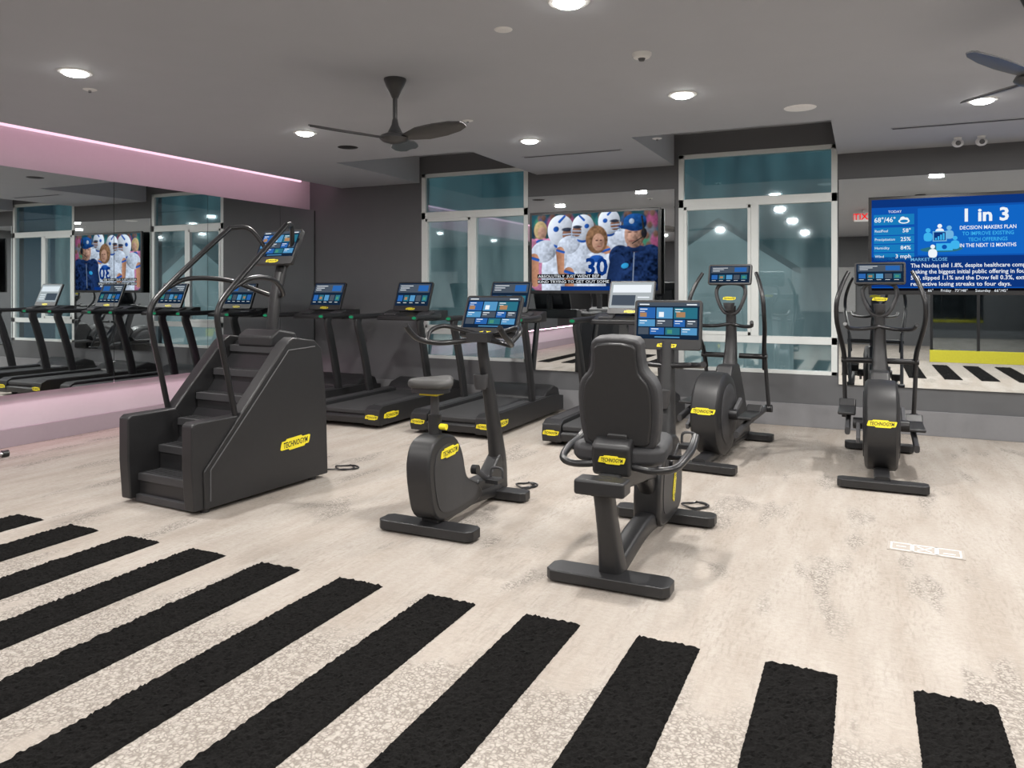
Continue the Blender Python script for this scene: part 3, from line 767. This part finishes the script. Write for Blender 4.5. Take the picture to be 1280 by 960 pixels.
# ------------------------------------------------------------------ treadmill
def treadmill(loc, style=1):
    h = thing('treadmill', loc, 'black treadmill facing the windows with dark touch screen console', 'treadmill', group='row of treadmills')
    m = M(); m.box((0, 0.0, 0.10), (0.62, 1.85, 0.09), black2)
    for sx in (-.35, .35):
        for yy in (-.8, .75): m.cyl((sx, yy, 0), (sx, yy, 0.08), 0.035, dgrey)
    m.build('frame', h, bevel=0.01)
    m = M(); m.prism([(-.90, .12), (-.94, .15), (-.94, .19), (-.90, .205), (.55, .205), (.55, .12)], -0.27, 0.27, rubber); m.build('belt', h, bevel=0.01)
    for s in (-1, 1):
        m = M(); m.prism([(-.95, .04), (-.97, .10), (-.95, .20), (-.88, .235), (.7, .235), (.95, .2), (.95, .04)], s*0.275, s*0.46, black)
        m.box((s*0.365, -0.1, 0.237), (0.11, 1.5, 0.006), dgrey)
        m.build('side_rail', h, bevel=0.022, seg=3)
    m = M(); m.prism([(-.955, .05), (-.965, .12), (-.93, .14), (-.9, .05)], -0.3, 0.3, black); m.build('rear_cover', h, bevel=0.01)
    m = M(); m.prism([(.45, .22), (.55, .30), (.75, .34), (.90, .30), (.96, .18), (.96, .05), (.45, .05)], -0.42, 0.42, black)
    m.build('motor_cover', h, bevel=0.03, seg=4)
    for s in (-1, 1):
        m = M(); m.tube([(s*.42, .12, .18), (s*.42, .05, .5), (s*.425, -.05, .85), (s*.43, -.12, 1.05), (s*.43, -.10, 1.12)], 0.045, black, n=16, prof=(0.6, 1.25), ex=3.5)
        m.build('upright', h)
        m = M(); m.tube([(s*.43, -.24, 1.13), (s*.43, -.05, 1.13), (s*.42, .2, 1.13), (s*.36, .42, 1.14), (s*.2, .5, 1.15)], 0.034, black, n=16, prof=(1.0, 0.9), ex=2.6)
        o = m.build('handrail', h)
        m = M(); m.tube([(s*.43, -.26, 1.13), (s*.43, -.235, 1.13)], [0.02, 0.029], green, n=16, sm=0, prof=(1, .6)); g = m.build('grip_tip', o); g['label'] = 'green lit tip'
    m = M(); m.prism([(.22, 1.08), (.22, 1.13), (.5, 1.20), (.58, 1.20), (.58, 1.08)], -0.40, 0.40, black); m.box((-.24, .33, 1.16), (.16, .14, .04), dgrey, (14, 0, 0)); m.box((.24, .33, 1.16), (.16, .14, .04), dgrey, (14, 0, 0))
    m.cyl((0, .5, 1.15), (0, .5, 1.38), 0.04, black)
    m.build('dashboard', h, bevel=0.012, seg=3)
    display(h, 0.50, 0.33, (0, 0.44, 1.385), 22, style, True)
    for s in (-1, 1): badge(h, Matrix.Translation((s*0.37, -0.967, 0.125)) @ FRONT, 0.15, 0.05)
    badge(h, Matrix.Translation((0.462, -0.74, 0.13)) @ SIDE, 0.26, 0.065)
    return h
TY = 7.5
t0 = treadmill((-3.70, TY, 0))
dup(t0, (-5.0, TY, 0)); dup(t0, (-6.3, TY, 0), label='black treadmill beside the mirrored side wall')
t3 = treadmill((-2.26, TY, 0), 2); t3['label'] = 'black treadmill with a pale lit screen under the television'

# ------------------------------------------------------------------ elliptical
def elliptical(loc, rot=0):
    h = thing('elliptical_machine', loc, 'black elliptical cross trainer with tall moving handles and small screen', 'exercise machine', rot, 'elliptical cross trainers')
    foot(h, -.75, .6); foot(h, .75, .56)
    m = M(); m.tube([(0, -.75, .06), (0, -.3, .07), (0, .3, .07), (0, .75, .06)], 0.05, black, n=16, sm=0, prof=(1.1, .8), ex=4); m.build('base_beam', h)
    X = Matrix.Rotation(R(90), 4, 'Y')
    T = Matrix.Translation((0, -.28, .40)) @ X
    m = M(); m.lathe([(.27, -.120), (.325, -.113), (.345, -.095), (.35, 0), (.345, .095), (.325, .113), (.27, .120)], black, T, 48)
    hub = m.build('flywheel_housing', h)
    for s in (-1, 1):
        m = M(); m.lathe([(.18, -.006), (.25, -.004), (.255, .0), (.25, .004), (.18, .006)], dgrey, Matrix.Translation((s*.123, -.28, .40)) @ X, 40)
        m.build('disc_cover', hub)
        m = M(); m.box((s*.16, -.28+s*.11, .40+s*.04), (.03, .30, .05), mgrey, (20*1, 0, 0)); m.cyl((s*.11, -.28, .40), (s*.20, -.28, .40), .045, black2); m.build('crank', h, bevel=0.008)
        z0 = .36-s*.05
        m = M(); m.tube([(s*.235, -.50, z0-.04), (s*.235, -.1, z0), (s*.235, .42, z0+.02), (s*.24, .62, .34)], 0.022, dgrey, n=12, prof=(.9, 1.3), ex=3)
        fb = m.build('foot_bar', h)
        m = M(); m.prism([(-.30, z0+.05), (-.30, z0+.075), (.06, z0+.075), (.12, z0+.13), (.14, z0+.12), (.09, z0+.04)], s*.18, s*.31, black); m.build('pedal', fb, bevel=0.012, seg=3)
        m = M(); m.tube([(s*.27, .60, .34), (s*.275, .48, .6), (s*.28, .36, .92)], 0.018, dgrey, n=12); m.cyl((s*.24, .60, .34), (s*.30, .60, .34), .035, black2); m.build('link_arm', h)
        m = M(); m.tube([(s*.265, .42, .72), (s*.28, .34, .92), (s*.315, .2, 1.10), (s*.33, .1, 1.22), (s*.325, .08, 1.36), (s*.285, .14, 1.50), (s*.24, .2, 1.60)], [.018, .020, .020, .019, .019, .018, .016], black2)
        m.cyl((s*.05, .38, .84), (s*.30, .38, .84), .024, black2); m.build('moving_handle', h)
        m = M(); m.tube([(0, .26, 1.14), (s*.12, .2, 1.12), (s*.23, .05, 1.13), (s*.26, -.06, 1.17)], .016, black2); m.build('fixed_handle', h)
    m = M(); m.prism([(-.05, .66), (.05, .78), (.30, .78), (.62, .30), (.75, .08), (.1, .08)], -.075, .075, black); m.build('front_housing', h, bevel=0.025, seg=3)
    m = M(); m.tube([(0, .22, .70), (0, .28, .95), (0, .28, 1.2), (0, .27, 1.30)], [.068, .052, .044, .044], black, n=20, prof=(1, .8), ex=3); m.build('mast', h)
    m = M()
    m.tube([(-.05, .26, 1.24), (-.11, .26, 1.34), (-.13, .27, 1.44), (-.08, .28, 1.50), (.08, .28, 1.50), (.13, .27, 1.44), (.11, .26, 1.34), (.05, .26, 1.24)], .017, dgrey, closed=True)
    m.lathe([(.03, 0), (.045, .03), (.05, .07), (.042, .07)], dgrey, Matrix.Translation((0, .2, 1.26)))
    m.build('console_bracket', h)
    display(h, .39, .19, (0, .24, 1.585), 15, 1, False)
    badge(h, Matrix.Translation((0, -.622, .46)) @ FRONT @ Matrix.Rotation(R(-8), 4, 'X'), .19, .055)
    badge(h, Matrix.Translation((0, .215, 1.37)) @ FRONT, .11, .03)
    return h
e0 = elliptical((0.12, 6.85, 0))
dup(e0, (-1.13, 6.88, 0), -5.3, 'black elliptical cross trainer beside the recumbent bike')

def pedals(h, y, z, hw=.11, ang=35):
    for s in (-1, 1):
        dy, dz = s*.16*math.cos(R(ang)), -s*.16*math.sin(R(ang))
        m = M(); m.tube([(s*hw, y, z), (s*(hw+.015), y+dy*.5, z+dz*.5), (s*(hw+.02), y+dy, z+dz)], .016, dgrey, n=10, prof=(.7, 1.2)); m.cyl((s*(hw-.02), y, z), (s*(hw+.02), y, z), .03, black2)
        c = m.build('crank', h)
        m = M(); m.box((s*(hw+.075), y+dy, z+dz), (.09, .1, .025), black)
        m.tube([(s*(hw+.03), y+dy+.03, z+dz+.01), (s*(hw+.04), y+dy+.03, z+dz+.07), (s*(hw+.11), y+dy+.03, z+dz+.07), (s*(hw+.12), y+dy+.03, z+dz+.01)], .008, dgrey, n=8)
        m.build('pedal', c)

# ------------------------------------------------------------------ upright bike
def upright_bike(loc):
    h = thing('exercise_bike', loc, 'black upright exercise bike with dark grey saddle and lit screen', 'exercise bike')
    foot(h, -.47, .64, d=.15); foot(h, .40, .52)
    m = M(); m.tube([(0, -.46, .07), (0, -.1, .10), (0, .25, .08), (0, .42, .06)], .05, black, n=16, prof=(1.1, .9), ex=4); m.build('base_beam', h)
    sh = [(-.52, .12), (-.585, .28), (-.60, .44), (-.55, .55), (-.42, .585), (-.28, .55), (-.19, .44), (-.13, .28), (.02, .20), (.08, .12), (-.05, .075), (-.36, .07)]
    m = M(); m.prism(sh, -.08, .08, black, smooth=4); sb = m.build('housing', h, bevel=0.022, seg=4, ang=50)
    m = M(); m.prism([(p[0]*.8-.06, p[1]*.8+.06) for p in sh], .079, .083, dgrey, smooth=4); m.build('side_panel', sb)
    badge(h, Matrix.Translation((.085, -.37, .48)) @ SIDE @ Matrix.Rotation(R(3), 4, 'Z'), .20, .06)
    m = M(); m.cyl((0, -.40, .54), (0, -.40, .70), .040, black); m.cyl((0, -.40, .66), (0, -.40, .84), .026, dgrey); m.cyl((0.03, -.40, .63), (.08, -.40, .63), .018, yellow); m.build('seat_post', h)
    m = M(); out = [(-.08, -.54), (.08, -.54), (.135, -.48), (.125, -.40), (.07, -.32), (.04, -.24), (0, -.215), (-.04, -.24), (-.07, -.32), (-.125, -.40), (-.135, -.48)]
    m.prism(out, .865, .92, saddlem, 'z', smooth=4); st = m.build('seat', h, bevel=.026, seg=5, ang=60)
    m = M(); m.prism([(p[0]*.85, p[1]*.9-.042) for p in out], .84, .867, black, 'z', smooth=4); m.prism([(-.06, -.48), (.06, -.48), (.05, -.38), (-.05, -.38)], .822, .845, yellow, 'z'); m.build('seat_base', st)
    m = M(); m.tube([(0, .46, .06), (0, .46, .25), (0, .40, .5), (0, .31, .8), (0, .235, 1.02), (0, .22, 1.15)], [.078, .068, .055, .046, .04, .038], black, n=20, prof=(.72, 1.15), ex=3)
    m.build('mast', h)
    m = M(); m.prism([(.0, .1), (.08, .2), (.25, .2), (.42, .32), (.5, .1)], -.05, .05, black); m.build('lower_cover', h, bevel=.02, seg=3)
    m = M(); T = Matrix.Translation((0, .2, .78)); m.lathe([(.035, 0), (.045, .03), (.05, .10), (.042, .10), (.036, .04)], dgrey, T); m.box((0, .25, .81), (.05, .08, .05), black); m.build('bottle_holder', h)
    m = M(); m.box((0, .2, 1.13), (.16, .12, .06), black)
    for s in (-1, 1):
        m.tube([(0, .21, 1.12), (s*.14, .2, 1.10), (s*.27, .1, 1.09), (s*.33, -.04, 1.12), (s*.335, -.14, 1.17), (s*.335, -.2, 1.22)], .018, black2)
        m.tube([(s*.31, .02, 1.11), (s*.33, .1, 1.17), (s*.28, .2, 1.2), (s*.15, .24, 1.17), (0, .24, 1.14)], .016, black2)
    m.build('handlebar', h)
    display(h, .43, .26, (.02, .34, 1.285), 26, 0, True)
    m = M(); m.tube([(0, .24, 1.12), (0, .32, 1.18), (0, .37, 1.26)], .03, black); m.build('display_arm', h)
    pedals(h, -.04, .30, .085, 35)
    return h
upright_bike((-2.34, 4.35, 0))

# ------------------------------------------------------------------ recumbent bike
def recumbent(loc):
    h = thing('recumbent_bike', loc, 'black recumbent exercise bike with high padded backrest and screen', 'exercise bike')
    foot(h, -.63, .62, d=.16, h=.065); foot(h, .53, .62, d=.14)
    m = M(); m.tube([(0, -.62, .06), (0, -.35, .10), (0, 0, .13), (0, .53, .07)], .056, black, n=16, prof=(1, .9), ex=4); m.build('base_beam', h)
    m = M(); m.tube([(0, -.57, .06), (0, -.62, .22), (0, -.69, .42), (0, -.71, .50)], [.07, .058, .052, .056], black, n=20, prof=(.9, 1), ex=3.5); m.build('rear_post', h)
    m = M(); m.prism([(-.78, .47), (-.79, .53), (-.74, .555), (-.1, .50), (.35, .42), (.35, .32), (-.1, .40), (-.6, .46)], -.055, .055, black); m.box((0, -.74, .515), (.25, .12, .075), black); m.build('seat_rail', h, bevel=.015, seg=3)
    m = M(); m.tube([(0, .30, .12), (0, .15, .28), (0, -.02, .42)], .055, black, n=16, prof=(.9, 1), ex=3); m.build('center_strut', h)
    m = M(); m.prism([(-.60, .53), (-.62, .68), (-.55, .72), (-.1, .60), (-.1, .52)], -.10, .10, black); cg = m.build('seat_carriage', h, bevel=.02, seg=3)
    badge(cg, Matrix.Translation((.01, -.618, .615)) @ FRONT, .13, .04)
    m = M(); m.prism([(-.20, -.55), (.20, -.55), (.22, -.3), (.18, -.08), (.1, -.04), (-.1, -.04), (-.18, -.08), (-.22, -.3)], .58, .67, leather, 'z', smooth=3); m.build('seat', h, bevel=.03, seg=4, ang=60)
    T = Matrix.Translation((.02, -.52, .66)) @ Matrix.Rotation(R(8), 4, 'X')
    o = [(-.15, .0), (.15, .0), (.19, .05), (.205, .16), (.205, .28), (.185, .345), (.14, .40), (.128, .48), (.105, .553), (-.105, .553), (-.128, .48), (-.14, .40), (-.185, .345), (-.205, .28), (-.205, .16), (-.19, .05)]
    m = M(); m.prism(o, -.01, .095, leather, 'y', T, smooth=3); bk = m.build('backrest', h, bevel=.034, seg=4, ang=60)
    m = M(); m.prism([(p[0]*.84, p[1]*.92+.02) for p in o], -.025, .0, black, 'y', T, smooth=3); m.build('backrest_shell', bk, bevel=.012, seg=3, ang=60)
    m = M(); m.prism([(-.07, -.08), (.07, -.08), (.05, .08), (-.05, .08)], -.04, -.02, black, 'y', T); m.build('backrest_support', bk, bevel=.01)
    for s in (-1, 1):
        m = M(); m.tube([(s*.08, -.56, .58), (s*.20, -.57, .57), (s*.29, -.50, .575), (s*.315, -.36, .60), (s*.315, -.2, .62), (s*.31, -.08, .66)], [.018, .018, .019, .021, .022, .02], black2)
        m.tube([(s*.315, -.34, .60), (s*.27, -.22, .57), (s*.16, -.2, .56)], .013, black2)
        m.build('side_handle', h)
    sh = [(.07, .14), (.09, .38), (.20, .53), (.38, .57), (.56, .53), (.65, .40), (.65, .18), (.56, .08), (.2, .07)]
    m = M(); m.prism(sh, -.08, .08, black, smooth=4); hs = m.build('housing', h, bevel=.024, seg=4, ang=50)
    m = M(); m.prism([((p[0]-.37)*.75+.37, (p[1]-.33)*.75+.33) for p in sh], .079, .083, dgrey, smooth=4); m.build('side_panel', hs)
    badge(hs, Matrix.Translation((.085, .40, .26)) @ SIDE @ Matrix.Rotation(R(70), 4, 'Z'), .17, .05)
    m = M(); m.tube([(0, .50, .5), (0, .55, .75), (0, .58, .95), (0, .60, 1.12)], [.075, .06, .05, .045], black, n=20, prof=(.9, 1), ex=3); m.build('mast', h)
    m = M()
    for s in (-1, 1): m.tube([(0, .56, .97), (s*.15, .54, .98), (s*.24, .46, .99), (s*.27, .34, 1.01)], .018, black2)
    m.build('handlebar', h)
    m = M(); m.lathe([(.035, 0), (.045, .04), (.05, .11), (.042, .11)], dgrey, Matrix.Translation((.0, .44, .72))); m.box((0, .50, .76), (.05, .08, .05), black); m.build('bottle_holder', h)
    display(h, .43, .265, (0, .60, 1.25), 8, 0, True)
    pedals(h, .30, .42, .085, -30)
    return h
recumbent((-1.13, 4.2, 0))
cable(-2.25, 5.12, 3, -2.3, 4.83); cable(-3.80, 5.02, 5, -4.0, 4.8); cable(-1.02, 5.12, 9, -1.1, 4.83)

h = thing('weight_bar', (-6.85, 4.05, 0.03), 'thin steel exercise bar lying on the carpet', 'exercise bar', 0)
m = M(); m.cyl((0, -1.0, 0), (.1, .05, 0), .022, chrome); m.build('shaft', h)
m = M(); m.cyl((.1, .05, 0), (.105, .10, 0), .03, black2); m.build('end_cap', h)

# ------------------------------------------------------------------ rear of the room (seen in the mirrors)
h = thing('glass_partition', (2.85, -0.25, 0), 'dark glass partition with a bright yellow base', 'partition')
m = M(); m.box((0, 0, .12), (3.3, .12, .24), yellowp); m.build('base', h, bevel=.005)
m = M()
for i in range(5): m.box((-1.62+.81*i, 0, 1.28), (.05, .05, 2.08), black2)
m.box((0, 0, 2.33), (3.3, .05, .05), black2); m.build('frame', h)
for i in range(4):
    m = M(); m.box((-1.215+.81*i, 0, 1.27), (.76, .012, 2.06), glassd); m.build('glass_pane', h, flat=True)
m = M(); m.box((-1.0, YR+0.03, 1.45), (1.6, .05, 1.2), greypan); tag(m.build('wall_panel', bevel=.01), 'pale grey square panel on the far wall', 'panel')
h = thing('exit_sign', (-0.02, 2.4, ZC), 'small illuminated red exit sign hanging from the ceiling', 'sign')
m = M(); m.box((0, 0, -.13), (.28, .03, .16), white); m.cyl((0, 0, -.05), (0, 0, 0), .012, white); m.build('sign_box', h, bevel=.004)
m = M(); m.text('EXIT', 0, 0, .15, redem, Matrix.Translation((0, .016, -.13)) @ Matrix.Rotation(R(180), 4, 'Z') @ FRONT, .001, .02)
m.text('EXIT', 0, 0, .15, redem, Matrix.Translation((0, -.016, -.13)) @ FRONT, .001, .02); m.build('lettering', h, flat=True, recalc=False)

# ------------------------------------------------------------------ LED strips and lights
def area(name, loc, rot, sx, sy, e, col):
    l = bpy.data.lights.new(name, 'AREA'); l.shape = 'RECTANGLE'; l.size = sx; l.size_y = sy; l.energy = e; l.color = col
    o = bpy.data.objects.new(name, l); COL.objects.link(o); o.location = loc; o.rotation_euler = rot; return o
LY = YB-YR-0.4; LC = (YB+YR)/2
m = M(); m.box((XW+0.008, LC, 2.965), (.016, LY, .03), pinkled)
tag(m.build('led_strip', flat=True), 'pink glowing strip light along the top of the ceiling cove', 'strip light')
area('cove_light', (LIP-0.045, LC, ZC+0.06), (0, R(100), 0), .05, LY, 25, (1, 0.60, 0.72))
m = M(); m.box((XW+.02, LC, .509), (.04, LY, .012), pinkled)
tag(m.build('led_strip', flat=True), 'pink glowing strip light under the wall mirrors', 'strip light')
area('under_mirror_light', (XW+.085, LC, .485), (0, R(-32), 0), .03, LY, 20, (1, 0.50, 0.68))

w = bpy.data.worlds.new('world'); scene.world = w; w.use_nodes = True
w.node_tree.nodes['Background'].inputs[0].default_value = (0.06, 0.12, 0.16, 1)
w.node_tree.nodes['Background'].inputs[1].default_value = 0.5
scene.view_settings.view_transform = 'Standard'

# ------------------------------------------------------------------ camera
cam = bpy.data.cameras.new('camera'); co = bpy.data.objects.new('camera', cam); COL.objects.link(co)
co.location = (0, 0, 1.45); co.rotation_euler = (R(90), 0, R(24.85))
cam.sensor_width = 36; cam.lens = 950/1280*36; cam.shift_y = -(480-362)/1280
cam.clip_start = 0.05
scene.camera = co
